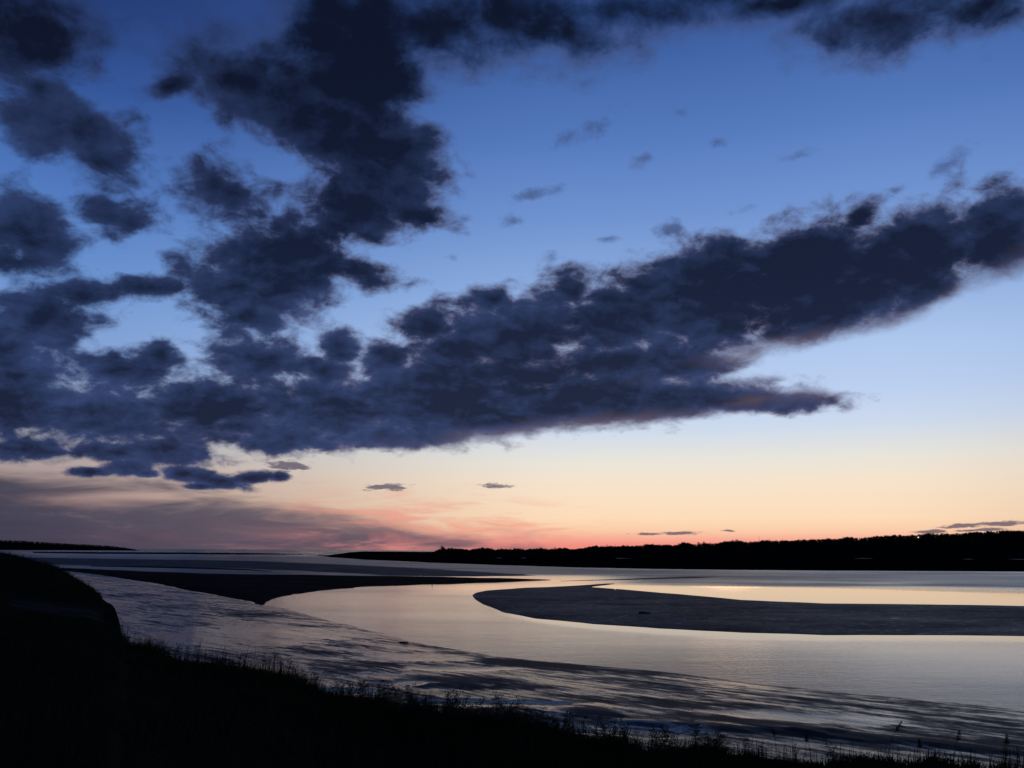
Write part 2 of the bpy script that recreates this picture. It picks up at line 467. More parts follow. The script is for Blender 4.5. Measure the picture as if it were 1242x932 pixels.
MAT_WATER = water_material()
MAT_MUD = mud_material()
MAT_BAR = sand_material('damp_sand', (0.014, 0.016, 0.022, 1), 0.60, 0.07, 0.8)
MAT_DARK = sand_material('silted_bar', (0.010, 0.010, 0.011, 1), 0.9, 0.01)
MAT_SHEEN = sand_material('wet_sand', (0.018, 0.021, 0.028, 1), 0.56, 0.05)
MAT_SOIL = soil_material('bank_soil', (0.030, 0.026, 0.020), 1.5)
MAT_MARSH = soil_material('marsh_ground', (0.013, 0.012, 0.010), 0.05)
MAT_GRASS = leaf_material('dune_grass', (0.030, 0.033, 0.017))
MAT_WEED = leaf_material('weed_leaf', (0.024, 0.027, 0.014))
MAT_STRAW = leaf_material('seed_straw', (0.045, 0.038, 0.026))
MAT_WOODS = leaf_material('far_foliage', (0.022, 0.025, 0.016))
MAT_BARK = soil_material('bark', (0.060, 0.048, 0.038), 3.0)

# ------------------------------------------------------------------ survey of the place: azimuth (degrees), distance (metres) from the viewing spot
SHORE = [(-49.05, 511.1), (-37.75, 402.1), (-27.87, 379.3), (-25.69, 320.5), (-23.89, 276.9), (-20.13, 200.0), (-15.79, 150.8), (-14.42, 139.9), (-12.63, 124.0), (-9.50, 103.1), (-6.86, 90.7), (-5.27, 86.0), (-1.01, 77.1), (4.30, 72.4), (9.52, 69.1), (14.56, 65.0), (19.36, 63.1), (23.89, 61.7), (29.79, 60.7), (41.86, 60.4), (58.16, 68.5)]
POINT_BAR_NEAR = [(-2.56, 181.3), (-2.34, 166.1), (-1.85, 151.0), (-0.50, 131.2), (1.65, 119.8), (5.38, 111.5), (9.59, 106.6), (14.69, 103.9), (19.56, 104.6), (30.16, 114.0), (39.42, 129.6)]
POINT_BAR_FAR = [(-2.56, 181.3), (-2.23, 192.0), (-1.59, 202.1), (1.11, 219.2), (3.80, 228.9), (4.98, 227.3), (6.48, 218.7), (9.65, 199.9), (14.78, 174.5), (19.68, 169.4), (30.32, 180.3), (39.59, 200.7)]
POINT_HORN_NEAR = [(2.19, 206.1), (3.80, 214.0), (5.14, 225.9), (6.21, 239.7), (6.80, 250.1)]
POINT_HORN_FAR = [(2.19, 222.5), (3.80, 231.6), (5.15, 242.0), (6.22, 251.9), (6.80, 252.7)]
DARK_BAR_NEAR = [(-27.88, 423.0), (-26.15, 364.1), (-23.90, 288.1), (-22.04, 249.0), (-20.13, 203.9), (-17.19, 166.1), (-15.79, 151.9), (-14.47, 180.8), (-12.70, 195.9), (-9.60, 218.8), (-6.43, 231.7), (-4.29, 237.8), (-1.06, 252.9), (1.11, 267.0), (2.62, 276.1)]
DARK_BAR_FAR = [(-27.89, 458.2), (-26.17, 428.8), (-23.94, 394.7), (-22.10, 372.1), (-20.21, 351.7), (-17.29, 333.0), (-15.90, 329.2), (-14.54, 326.7), (-12.75, 321.2), (-9.63, 309.5), (-6.44, 304.9), (-4.30, 304.2), (-1.06, 293.1), (1.11, 282.5), (2.62, 278.4)]
WET_BAR_NEAR = [(-30.40, 613.4), (-26.19, 521.7), (-21.66, 472.2), (-16.82, 431.4), (-13.79, 390.0), (-8.57, 321.9), (-5.37, 313.2), (-3.22, 311.8), (-1.06, 314.8), (1.65, 328.7)]
WET_BAR_FAR = [(-30.43, 992.0), (-26.23, 884.1), (-21.69, 795.7), (-16.85, 723.5), (-13.82, 618.9), (-8.59, 497.4), (-5.39, 439.9), (-3.23, 398.2), (-1.06, 364.2), (1.65, 331.0)]
FAR_BAR_NEAR = [(-28.82, 1818.5), (-25.37, 1626.4), (-21.72, 1579.1), (-16.88, 1559.3), (-13.44, 1695.0)]
FAR_BAR_FAR = [(-28.82, 2525.9), (-25.38, 2388.5), (-21.72, 2369.9), (-16.88, 2255.0), (-13.44, 1819.0)]
FAR_STREAK_NEAR = [(-25.74, 490.5), (-21.65, 446.0), (-16.82, 397.7), (-15.31, 368.6)]
FAR_STREAK_FAR = [(-25.75, 509.0), (-21.66, 483.1), (-16.82, 422.5), (-15.31, 374.0)]
MID_STREAK_NEAR = [(3.27, 267.0), (7.55, 285.2), (11.76, 312.1), (13.41, 329.6)]
MID_STREAK_FAR = [(3.27, 270.0), (7.55, 296.3), (11.76, 333.0), (13.41, 332.8)]
FAR_SHORE = [(-12.66, 1421.3), (-11.77, 1114.0), (-9.67, 844.4), (-5.39, 664.4), (-3.23, 610.3), (-1.07, 565.0), (4.35, 497.4), (9.69, 474.4), (14.86, 470.5), (19.80, 481.3), (24.45, 497.7), (30.50, 530.0), (39.80, 596.5), (56.23, 797.3)]
# skyline of the wooded ridge: azimuth, elevation
RIDGE = [(-12.66, -0.311), (-12.04, -0.203), (-9.69, -0.117), (-5.41, -0.071), (-4.98, -0.047), (-4.66, 0.051), (-4.06, 0.081), (-1.08, 0.046), (1.65, 0.062), (3.82, 0.155), (6.52, 0.250), (9.73, 0.399), (12.88, 0.519), (14.93, 0.604), (19.91, 0.796), (24.60, 1.019), (27.26, 1.110), (30.70, 1.236), (40.07, 1.392), (56.51, 1.131)]
HEADLAND = [(-46.86, 0.609), (-37.98, 0.568), (-30.53, 0.423), (-29.30, 0.391), (-27.60, 0.290), (-25.41, 0.189), (-24.06, 0.127), (-23.51, 0.058), (-23.23, -0.014)]
# bank profiles by azimuth: (distance, height) of the crest, the gully, the knoll behind it and its toe
BANK = [
    (-51.45, [(60.0, 6.41), (66.0, 6.72), (88.0, 6.98), (120.0, 9.38), (160.0, -0.50), (180.0, -1.50)]),
    (-37.92, [(55.0, 5.73), (66.0, 6.03), (88.0, 6.65), (116.0, 9.13), (150.0, -0.50), (170.0, -1.50)]),
    (-30.47, [(48.0, 5.45), (66.0, 5.05), (88.0, 5.40), (114.0, 8.56), (145.0, -0.50), (165.0, -1.50)]),
    (-29.21, [(46.0, 5.49), (66.0, 4.75), (88.0, 4.94), (113.0, 7.98), (140.0, -0.50), (160.0, -1.50)]),
    (-27.47, [(44.0, 5.53), (65.0, 4.50), (86.0, 4.78), (112.0, 6.89), (135.0, -0.50), (155.0, -1.50)]),
    (-25.63, [(42.0, 5.54), (64.0, 4.41), (84.0, 4.35), (111.0, 4.59), (130.0, -0.50), (150.0, -1.50)]),
    (-24.77, [(40.0, 5.59), (62.0, 4.27), (78.0, 3.63), (108.0, 3.26), (128.0, -0.50), (148.0, -1.50)]),
    (-24.24, [(39.0, 5.57), (50.0, 4.80), (66.0, 3.95), (98.0, 3.04), (118.0, -0.50), (138.0, -1.50)]),
    (-23.84, [(38.0, 5.55), (46.0, 4.90), (56.0, 4.20), (72.0, 3.30), (98.0, -0.50), (118.0, -1.50)]),
    (-23.10, [(36.0, 5.31), (41.0, 2.39), (46.1, 0.25), (56.1, -0.60), (71.1, -1.20), (86.1, -1.60)]),
    (-20.28, [(33.0, 5.09), (37.8, 2.29), (42.7, 0.25), (52.7, -0.60), (67.7, -1.20), (82.7, -1.60)]),
    (-16.43, [(31.0, 4.94), (35.7, 2.22), (40.4, 0.25), (50.4, -0.60), (65.4, -1.20), (80.4, -1.60)]),
    (-14.18, [(29.0, 4.92), (33.7, 2.21), (38.3, 0.25), (48.3, -0.60), (63.3, -1.20), (78.3, -1.60)]),
    (-11.37, [(26.0, 4.84), (30.6, 2.18), (35.2, 0.25), (45.2, -0.60), (60.2, -1.20), (75.2, -1.60)]),
    (-7.76, [(24.0, 4.75), (28.5, 2.14), (33.0, 0.25), (43.0, -0.60), (58.0, -1.20), (73.0, -1.60)]),
    (-3.06, [(22.0, 4.82), (26.6, 2.17), (31.2, 0.25), (41.2, -0.60), (56.2, -1.20), (71.2, -1.60)]),
    (1.13, [(20.0, 5.05), (24.8, 2.27), (29.6, 0.25), (39.6, -0.60), (54.6, -1.20), (69.6, -1.60)]),
    (9.39, [(18.0, 5.22), (23.0, 2.35), (27.9, 0.25), (37.9, -0.60), (52.9, -1.20), (67.9, -1.60)]),
    (19.11, [(16.0, 5.56), (21.3, 2.50), (26.6, 0.25), (36.6, -0.60), (51.6, -1.20), (66.6, -1.60)]),
    (29.48, [(15.0, 5.94), (20.6, 2.67), (26.3, 0.25), (36.3, -0.60), (51.3, -1.20), (66.3, -1.60)]),
    (41.49, [(13.0, 6.41), (19.1, 2.89), (25.2, 0.25), (35.2, -0.60), (50.2, -1.20), (65.2, -1.60)]),
]
MUD_DRY = [(-11.9, 68.0, 3.76, 3.85, -9.9, 0.80), (-4.5, 61.5, 5.12, 3.47, -4.2, 1.00), (1.4, 71.1, 5.97, 2.59, 1.1, 0.70), (8.8, 67.1, 5.02, 1.85, 7.4, 0.50), (-7.6, 55.8, 2.05, 2.54, -7.8, 0.50), (-0.8, 48.9, 2.47, 2.40, -1.0, 1.00), (4.5, 48.6, 1.79, 2.14, 5.3, 0.90), (3.6, 54.7, 3.04, 1.51, 3.8, 0.50), (11.5, 47.9, 5.33, 1.65, 13.5, 0.90), (15.5, 44.5, 6.19, 1.25, 19.2, 1.00), (21.8, 42.6, 4.75, 1.63, 27.1, 1.00), (8.9, 53.4, 4.47, 1.75, 9.5, 0.50), (17.2, 54.9, 3.59, 1.28, 17.4, 0.35), (9.7, 44.1, 3.25, 1.58, 12.4, 0.40), (-36.1, 120.6, 5.55, 4.76, -16.6, 0.50), (-52.0, 137.0, 5.00, 6.31, -20.8, 0.40), (-71.6, 167.5, 4.54, 8.03, -23.1, 0.60), (-24.3, 104.2, 3.85, 2.32, -13.1, 0.40), (-16.5, 77.6, 3.58, 1.90, -12.0, 0.40), (0.1, 58.8, 3.26, 1.40, 0.1, 0.80)]
MUD_MOUND = [(-0.8, 48.5, 2.67, 3.06, -1.0, 0.35), (4.7, 50.1, 2.31, 2.02, 5.3, 0.30), (-7.7, 52.8, 3.39, 2.27, -8.3, 0.35), (-4.4, 60.8, 5.06, 2.63, -4.2, 0.22), (-11.7, 67.1, 3.71, 2.80, -9.9, 0.15), (11.0, 46.2, 5.98, 1.31, 13.5, 0.30), (19.0, 43.3, 5.62, 1.22, 23.7, 0.30)]
MUD_POOL = [(-3.3, 53.0, 3.41, 1.13, -3.6, 1.00), (-10.3, 56.4, 2.07, 1.30, -10.4, 1.00), (1.7, 45.9, 2.95, 1.68, 2.2, 0.90), (1.0, 52.6, 2.42, 0.69, 1.1, 1.00), (-6.7, 60.7, 1.68, 1.50, -6.3, 0.80), (6.6, 44.8, 3.30, 1.61, 8.4, 0.90), (17.1, 49.0, 5.02, 1.79, 19.3, 0.60), (-3.7, 68.4, 4.44, 1.43, -3.1, 0.80), (-27.3, 91.9, 10.18, 12.99, -16.6, 0.50), (-8.3, 75.0, 6.97, 2.90, -6.3, 0.50)]

# ------------------------------------------------------------------ ground sheet and water
az = np.linspace(-180, 180, 121)
A, Rr, X, Y = polar_grid(az, np.array([0.5, 100., 1000., 10000., 70000.]))
tag(mesh_object('ground', np.stack([X, Y, np.full_like(X, -2.5)], -1).reshape(-1, 3), grid_faces(*A.shape), MAT_MARSH), kind='structure')

az = np.concatenate([np.linspace(-180, -61, 60), np.linspace(-60, 62, 420), np.linspace(63, 180, 59)])
r = np.concatenate([inverse_spaced(18, 3000, 420), inverse_spaced(3300, 60000, 30)])
A, Rr, X, Y = polar_grid(az, r)
n = fbm(X / 60, Y / 25, 31, 3)
rip = 0.13 + 0.06 * n
rip = rip + 0.12 * (1 - step(Rr, 62, 98)) * step(A, -6, 12)
far = step(Rr + 90 * n, 225, 320)                                     # breeze over the open reach beyond the bars
rip = rip + far * (0.38 + 0.10 * fbm(X / 200, Y / 60, 5, 3) - 0.15)
calm = step(A, 4.0, 7.0) * (1 - step(Rr + 10 * n, 236, 246)) * step(Rr, 150, 170)   # sheltered water behind the point bar
rip = rip * (1 - 0.88 * calm)
neck = (1 - step(np.abs(A - 1.0), 3.0, 9.0)) * step(Rr, 165, 215) * (1 - step(Rr, 300, 360))
rip = rip * (1 - 0.75 * neck)
lee = np.clip(table(POINT_BAR_NEAR, A) - Rr, -50, 50)                 # slick along the point bar's near edge
rip = rip * (1 - 0.9 * np.exp(-(lee / 7.0) ** 4) * step(A, -2.5, 4))
shal = np.exp(-((table(FAR_SHORE, A) - Rr) / 25.0) ** 2) * step(A, -12, -6)
rip = rip * (1 - 0.35 * shal)
seaward = step(Rr, 700, 1500)
rip = rip * (1 - seaward) + seaward * (0.26 + 0.16 * fbm(A * 1.2, np.log(Rr) * 14, 9, 3))
tag(mesh_object('water', np.stack([X, Y, np.zeros_like(X)], -1).reshape(-1, 3), grid_faces(*A.shape), MAT_WATER, attrs={'ripple': np.clip(rip, 0.015, 0.7), 'wavelets': 1 - step(Rr, 160, 650)}), kind='structure')

# ------------------------------------------------------------------ the near mudflat
az = np.concatenate([np.linspace(-110, -41, 60), np.linspace(-40, 46, 760), np.linspace(47, 110, 50)])
A, Rr, X, Y = polar_grid(az, inverse_spaced(18, 470, 460))
shore_r = table(SHORE, az)
ks = np.ones(5) / 5
shore_r = np.convolve(np.pad(shore_r, 2, 'edge'), ks, 'valid')
slope = np.gradient(shore_r, np.radians(az)) / shore_r
D = (shore_r[:, None] - Rr) / np.sqrt(1 + slope ** 2)[:, None]
cs, sn = math.cos(SHORE_DIR), math.sin(SHORE_DIR)
U, V = X * cs + Y * sn, -X * sn + Y * cs
D = D + 1.2 * fbm(U / 16, V / 8, 3, 3) * np.exp(-np.abs(D) / 6)
Z = np.interp(D, [-40, -12, 0, 1.0, 4, 18, 45, 200], [-1.5, -0.45, 0.0, 0.05, 0.10, 0.26, 0.42, 0.7])
inland = step(D, 0.5, 7)
Z = Z + inland * (0.10 * fbm(U / 11, V / 3.6, 11, 4) + 0.035 * fbm(U / 3.0, V / 1.0, 12, 3))
dry = np.full_like(Z, -0.03)
pool = np.zeros_like(Z)
def elliptic(p):
    x0, y0, rx, ry, a = p[:5]
    c, s = math.cos(R(a)), math.sin(R(a))
    dxx, dyy = X - x0, Y - y0
    u, v = (dxx * c - dyy * s) / rx, (dxx * s + dyy * c) / ry
    wob = 0.9 * fbm(U / 2.6, V / 0.9, 23, 4)
    return np.sqrt(u * u + v * v) + wob
for p in MUD_MOUND:
    e = elliptic(p)
    Z = Z + 0.45 * p[5] * np.clip(1 - e * e, 0, 1) ** 0.8
for p in MUD_DRY:
    dry = dry + p[5] * 0.6 * (1 - step(elliptic(p), 0.3, 1.3))
for p in MUD_POOL:
    k = (1 - step(elliptic(p), 0.75, 1.1)) * p[5]
    Z = Z * (1 - 0.9 * k) + 0.9 * k * np.interp(D, [0, 40], [0.05, 0.25])
    pool = np.maximum(pool, k)
    dry = dry - 0.6 * k
dry = dry + 0.5 * np.exp(-((D - 2.2) / 1.8) ** 2) * step(A, -8, -3) * (1 - 0.9 * step(A, 2, 9)) + 0.3 * fbm(U / 9, V / 4, 27, 3)
dry = dry + 0.16 * step(A, 2, 12) * step(D, 0, 4)
dry = dry + 0.35 * step(D, 16, 30) * step(A, -12, 0)                  # firmer, drier mud up by the bank
tag(mesh_object('mudflat', np.stack([X, Y, Z], -1).reshape(-1, 3), grid_faces(*A.shape), MAT_MUD, attrs={'dry': dry, 'pool': pool}), kind='structure')

# ------------------------------------------------------------------ bars left bare by the tide
def bar(name, near, far, height, mat, slope=0.05, na=220, nr=44, horn=None, jag=0.0):
    a0, a1 = max(near[0][0], far[0][0]), min(near[-1][0], far[-1][0])
    az = np.linspace(a0, a1, na)
    rn, rf = table(near, az), table(far, az)
    lo, hi = rn - 6 - 0.05 * rn, rf + 6 + 0.05 * rf
    if horn:
        hi = np.where((az > horn[1][0][0]) & (az < horn[1][-1][0]), np.maximum(hi, table(horn[1], az) + 10), hi)
    t = np.linspace(0, 1, nr)
    r = 1 / (1 / lo[:, None] * (1 - t) + 1 / hi[:, None] * t)
    A, Rr, X, Y = polar_grid(az, r)
    j = jag * fbm(X / 14, Y / 7, 41, 3)
    d = np.minimum(Rr - rn[:, None], rf[:, None] - Rr) + j
    if horn:
        inside = (A > horn[0][0][0]) & (A < horn[0][-1][0])
        dh = np.minimum(Rr - table(horn[0], A), table(horn[1], A) - Rr)
        d = np.where(inside, np.maximum(d, dh), d)
    ends = np.minimum((A - a0), (a1 - A)) * Rr * 0.0175 * 2.0
    d = np.minimum(d, np.where(A > 25, d, ends))
    Z = np.where(d > 0, height * (1 - np.exp(-d * slope / height)), d * 0.08)
    Z = Z + np.clip(d / 8, 0, 1) * height * 0.35 * fbm(X / 22, Y / 9, 43, 4)
    return tag(mesh_object(name, np.stack([X, Y, np.maximum(Z, -0.6)], -1).reshape(-1, 3), grid_faces(*A.shape), mat), kind='structure')
bar('sandbar', POINT_BAR_NEAR, POINT_BAR_FAR, 0.34, MAT_BAR, jag=2.0, horn=(POINT_HORN_NEAR, POINT_HORN_FAR), na=420, nr=110)
bar('sandbar', DARK_BAR_NEAR, DARK_BAR_FAR, 0.75, MAT_DARK, na=520, nr=80, jag=9.0)
bar('sandbar', WET_BAR_NEAR, WET_BAR_FAR, 0.25, MAT_SHEEN, 0.02, jag=14.0)
bar('sandbar', FAR_BAR_NEAR, FAR_BAR_FAR, 0.5, MAT_DARK, 0.02)
bar('sandbar', FAR_STREAK_NEAR, FAR_STREAK_FAR, 0.2, MAT_DARK, 0.03)
bar('sandbar', MID_STREAK_NEAR, MID_STREAK_FAR, 0.12, MAT_BAR, 0.03)

# ------------------------------------------------------------------ far side of the river: marsh, wooded ridge
MARSH_Z = 2.5
def ridge_r(az):
    return np.interp(az, [-12.5, -5, 0, 8, 20, 50], [1300, 1450, 1700, 2050, 2200, 2400])
TREE_H = 7.5
def far_height(az, r):
    rs = table(FAR_SHORE, az)
    top = 9 + ridge_r(az) * np.tan(np.radians(table(RIDGE, az))) - TREE_H * 0.60
    top = np.maximum(top, MARSH_Z + 0.3)
    z = np.interp(r - rs, [-60, -8, 0, 10, 40], [-1.5, -0.4, 0.0, 1.4, MARSH_Z])
    up = step(r, np.minimum(1250, ridge_r(az) * 0.8), ridge_r(az) + 60)
    return z + (top - MARSH_Z) * up
az = np.concatenate([np.linspace(-12.64, 50, 420)])
rs = table(FAR_SHORE, az)
t = np.linspace(0, 1, 120)
r = 1 / ((1 / (rs[:, None] * 0.93)) * (1 - t) + (1 / 4200.0) * t)
A, Rr, X, Y = polar_grid(az, r)
Z = far_height(A, Rr)
Z = Z + np.clip(Z, 0, 1) * (0.5 * fbm(X / 30, Y / 30, 51, 4) + 1.5 * step(Rr, 1200, 1700) * fbm(X / 120, Y / 120, 55, 3))
width = np.interp(A, [-12.64, -12.0, -11.0, -9.0], [60, 260, 900, 4000])   # the spit thins out to a point at its seaward end
rs_a = table(FAR_SHORE, A)
Z = np.where(Rr > rs_a, Z * (0.10 + 0.90 * step(A, -12.64, -9.5)), Z)
Z = Z * (1 - step(Rr - rs_a, width, width * 1.3)) - 1.0 * step(Rr - rs_a, width, width * 1.3)
tag(mesh_object('hills', np.stack([X, Y, Z], -1).reshape(-1, 3), grid_faces(*A.shape), MAT_MARSH), kind='structure')

HEAD_R = 4700.0
az = np.linspace(-46.5, -23.25, 260)
A, Rr, X, Y = polar_grid(az, np.linspace(4300, 5600, 40))
top = 9 + HEAD_R * np.tan(np.radians(table(HEADLAND, az)))[:, None] - 8.0
top = np.maximum(top, 0.5)
Z = -1.0 + (top + 1.0) * step(Rr, 4350, 4650) + 2.0 * fbm(X / 150, Y / 150, 61, 3)
tag(mesh_object('headland', np.stack([X, Y, Z], -1).reshape(-1, 3), grid_faces(*A.shape), MAT_MARSH), kind='structure')

# woods: crowns made of small leaf clumps, one mass too many to count
def crown_triangles(cx, cy, cz, h, w, n, conic):
    """leaf-clump triangles filling crowns; arrays of trees -> verts, faces"""
    T = len(cx)
    u = rng.random((T, n))
    ang = rng.random((T, n)) * 2 * np.pi
    prof = np.where(conic[:, None], 0.08 + 0.92 * (1 - u), np.sqrt(np.clip(1 - (2 * u - 0.85) ** 2 / 1.35, 0.02, 1)))
    lump = 0.7 + 0.3 * np.sin(ang * 3 + u * 9 + cx[:, None])
    rad = w[:, None] * prof * lump * (0.45 + 0.55 * np.sqrt(rng.random((T, n))))
    px, py = cx[:, None] + rad * np.cos(ang), cy[:, None] + rad * np.sin(ang)
    pz = cz[:, None] + h[:, None] * (0.12 + 0.88 * u)
    c = np.stack([px, py, pz], -1).reshape(-1, 1, 3)
    s = (w[:, None] * 0.34 * (0.6 + 0.8 * rng.random((T, n)))).reshape(-1, 1, 1)
    d = rng.normal(size=(T * n, 3, 3))
    d /= np.linalg.norm(d, axis=-1, keepdims=True)
    v = (c + d * s).reshape(-1, 3)
    return v, np.arange(len(v)).reshape(-1, 3)

HOUSE_AZ = 25.26
nT = 6500
taz = rng.uniform(-9.6, 36, nT)
rr = ridge_r(taz)
tr = rr * np.interp(rng.random(nT), [0, 0.25, 1], [0.78, 0.93, 1.03])
tz = far_height(taz, tr)
grow = step(taz, -5.6, -4.4) * 0.8 + 0.2
hh = (TREE_H * (0.65 + 0.5 * rng.random(nT)) * grow) * np.interp(taz, [-12, 36], [0.85, 1.0])
hh = hh * np.clip(1.0 + 1.3 * fbm(taz * 1.5, tr / 260, 91, 4), 0.45, 1.6)
keep = ~((np.abs(taz - HOUSE_AZ) < 0.35) & (tr < 2120) & (tr > 1500))
taz, tr, tz, hh = taz[keep], tr[keep], tz[keep], hh[keep]
tx, ty = tr * np.sin(np.radians(taz)), tr * np.cos(np.radians(taz))
v, f = crown_triangles(tx, ty, tz - 0.5, hh, hh * (0.36 + 0.3 * rng.random(len(hh))), 34, rng.random(len(hh)) < 0.45)
tag(mesh_object('woods', v, f, MAT_WOODS, smooth=False), label='dark woods along the long low ridge across the river', cat='woods', kind='stuff')
nT = 1500
taz = rng.uniform(-36, -23.45, nT)
tr = HEAD_R + rng.uniform(-120, 200, nT)
tz = np.maximum(9 + HEAD_R * np.tan(np.radians(table(HEADLAND, taz))) - 8.0, 0.3)
hh = 8.5 * (0.6 + 0.5 * rng.random(nT))
hh = hh * np.interp(taz, [-25.0, -23.45], [1.0, 0.2])
tx, ty = tr * np.sin(np.radians(taz)), tr * np.cos(np.radians(taz))
v, f = crown_triangles(tx, ty, tz - 0.5, hh, hh * 0.55, 26, rng.random(nT) < 0.3)
tag(mesh_object('woods', v, f, MAT_WOODS, smooth=False), label='dark woods on the distant headland past the grassy knoll', cat='woods', kind='stuff')

# marsh ponds shining on the far flats
def marsh_pond(az, el, half_w):
    r = (EYE - MARSH_Z) / math.tan(R(-el))
    x, y = r * math.sin(R(az)), r * math.cos(R(az))
    th = np.linspace(0, 2 * np.pi, 49)[:-1]
    k = 1 + 0.25 * np.sin(3 * th + az) + 0.12 * np.sin(7 * th)
    pts = np.stack([half_w * k * np.cos(th), r * 0.035 * k * np.sin(th)], -1)
    c, s = math.cos(R(-az)), math.sin(R(-az))
    v = [(x + p * c - q * s, y + p * s + q * c, 0.0) for p, q in pts]
    v = np.array(v)
    v[:, 2] = MARSH_Z + 0.45
    cen = np.array([[x, y, MARSH_Z + 0.45]])
    f = np.array([(i, (i + 1) % 48, 48) for i in range(48)])
    vv = np.concatenate([v, cen])
    return tag(mesh_object('pond', vv, f, MAT_WATER, attrs={'ripple': np.full(49, 0.6)}), kind='structure')
for a, e, w in ((27.76, -0.33, 5), (30.3, -0.31, 10), (7.31, -0.46, 7), (-0.8, -0.486, 3), (0.83, -0.476, 3), (22.1, -0.335, 9)):
    marsh_pond(a, e, w)

# ------------------------------------------------------------------ the grassy bank the picture is taken from, with its gully and knoll
def bank_profile(az):
    """knots (distance, height) of the bank at each azimuth, (na, 8)"""
    ta = np.array([b[0] for b in BANK])
    out_r, out_z = [], []
    for k in range(6):
        out_r.append(np.interp(az, ta, [b[1][k][0] for b in BANK]))
        out_z.append(np.interp(az, ta, [b[1][k][1] for b in BANK]))
    return np.stack(out_r, 1), np.stack(out_z, 1)

def bank_columns(az, nr):
    KR, KZ = bank_profile(az)
    na = len(az)
    KR = np.concatenate([np.full((na, 1), 0.3), KR], 1)
    KZ = np.concatenate([np.full((na, 1), 7.3), KZ], 1)
    # wander of the edge so that it does not run like a ruler
    wob = 1 + 0.05 * fbm(az[:, None] / 1.7, np.zeros((na, 1)), 71, 4) * np.array([[0, 1, 1, 1, 1, 1, 1]])
    KR = KR * wob
    seg = np.linspace(0, 6, nr)
    i = np.minimum(seg.astype(int), 5)
    t = seg - i
    r = KR[:, i] * (1 - t) + KR[:, i + 1] * t
    z = KZ[:, i] * (1 - t) + KZ[:, i + 1] * t
    ker = np.array([1, 2, 3, 2, 1]) / 9.0
    zs = np.apply_along_axis(lambda q: np.convolve(np.pad(q, 2, 'edge'), ker, 'valid'), 1, z)
    return r, zs

az = np.concatenate([np.linspace(-180, -41, 80), np.linspace(-40, 44, 640), np.linspace(45, 180, 80)])
r, Z = bank_columns(az, 230)
A, Rr, X, Y = polar_grid(az, r)
rough_k = step(Rr, 1.0, 4.0)
lump = 0.30 * fbm(X / 2.6, Y / 2.6, 73, 4) + 0.35 * fbm(X / 9, Y / 9, 74, 3)
KR, KZ = bank_profile(az)
gully = step(Rr, KR[:, 1:2] - 1, KR[:, 1:2] + 5) * (1 - step(Rr, KR[:, 2:3] - 6, KR[:, 2:3] + 2)) * step(A, -31.0, -28.6) * (1 - step(A, -25.2, -24.2))
below = step(Rr, KR[:, 0:1], KR[:, 0:1] + 3) * step(A, -24.0, -22.8)
Z = Z + lump * rough_k * (1 - 0.8 * np.maximum(gully, below))
BANK_GRID = (az, r, Z)
bare = np.maximum(gully * (0.45 + 0.55 * step(fbm(X / 9, Y / 4, 77, 4), -0.12, 0.14)), step(Rr, KR[:, 1:2] - 1.5, KR[:, 1:2] + 0.5) * step(A, -24.3, -23.2))
m, M, b = material('bank_ground')
p = position(M)
n1 = M.noise(p, 1.5, 5.0, 0.65)
bare_f = M.range(M.math('ADD', attr(M, 'bare'), M.math('MULTIPLY', M.math('SUBTRACT', n1, 0.5), 0.8)), 0.35, 0.75, smooth=True)
M.put(b.inputs['Base Color'], M.mix(bare_f, M.mix(n1, (0.014, 0.013, 0.009, 1), (0.030, 0.026, 0.019, 1)), (0.016, 0.016, 0.018, 1)))
M.put(b.inputs['Roughness'], M.range(bare_f, 0.0, 1.0, 0.95, 0.7))
M.put(b.inputs['Specular IOR Level'], M.range(bare_f, 0.0, 1.0, 0.0, 0.008))
bump(M, b, n1, 0.7, 0.12)
tag(mesh_object('grass_bank', np.stack([X, Y, Z], -1).reshape(-1, 3), grid_faces(*A.shape), m, attrs={'bare': bare}), kind='structure')

def bank_height(a, rr):
    """height of the bank's surface at azimuths a and distances rr"""
    gaz, gr, gz = BANK_GRID
    i = np.clip(np.searchsorted(gaz, a) - 1, 0, len(gaz) - 2)
    t = (a - gaz[i]) / (gaz[i + 1] - gaz[i])
    def col(j):
        out_z = np.empty(len(a))
        for k in np.unique(j):
            s = j == k
            out_z[s] = np.interp(rr[s], gr[k], gz[k])
        return out_z
    return col(i) * (1 - t) + col(i + 1) * t

# ------------------------------------------------------------------ grass: nobody could count it
def blades(px, py, pz, h, w, lean, bend_dir, face):
    n = len(px)
    base = np.stack([px, py, pz], -1)
    d = np.stack([np.cos(bend_dir), np.sin(bend_dir), np.zeros(n)], -1)
    s = np.stack([np.cos(face), np.sin(face), np.zeros(n)], -1) * w[:, None]
    up = np.array([0, 0, 1.0])
    mid = base + up * (h * 0.55)[:, None] + d * (lean * h * 0.25)[:, None]
    tip = base + up * (h * (1 - 0.25 * lean))[:, None] + d * (lean * h * 0.85)[:, None]
    v = np.stack([base - s, base + s, mid + s * 0.7, mid - s * 0.7, tip], 1).reshape(-1, 3)
    o = np.arange(n)[:, None] * 5
    return v, o + np.array([[0, 1, 2, 3]]), o + np.array([[3, 2, 4]])

def scatter_bank(n, a0, a1, power):
    a = rng.uniform(a0, a1, n)
    kr, kz = bank_profile(a)
    rr = 3.0 + (kr[:, 0] + 1.0 - 3.0) * rng.random(n) ** power
    return a, rr, kr
parts_v, parts_q, parts_t, off = [], [], [], 0
def add_blades(*args):
    global off
    v, q, t = blades(*args)
    parts_v.append(v); parts_q.append(q + off); parts_t.append(t + off); off += len(v)
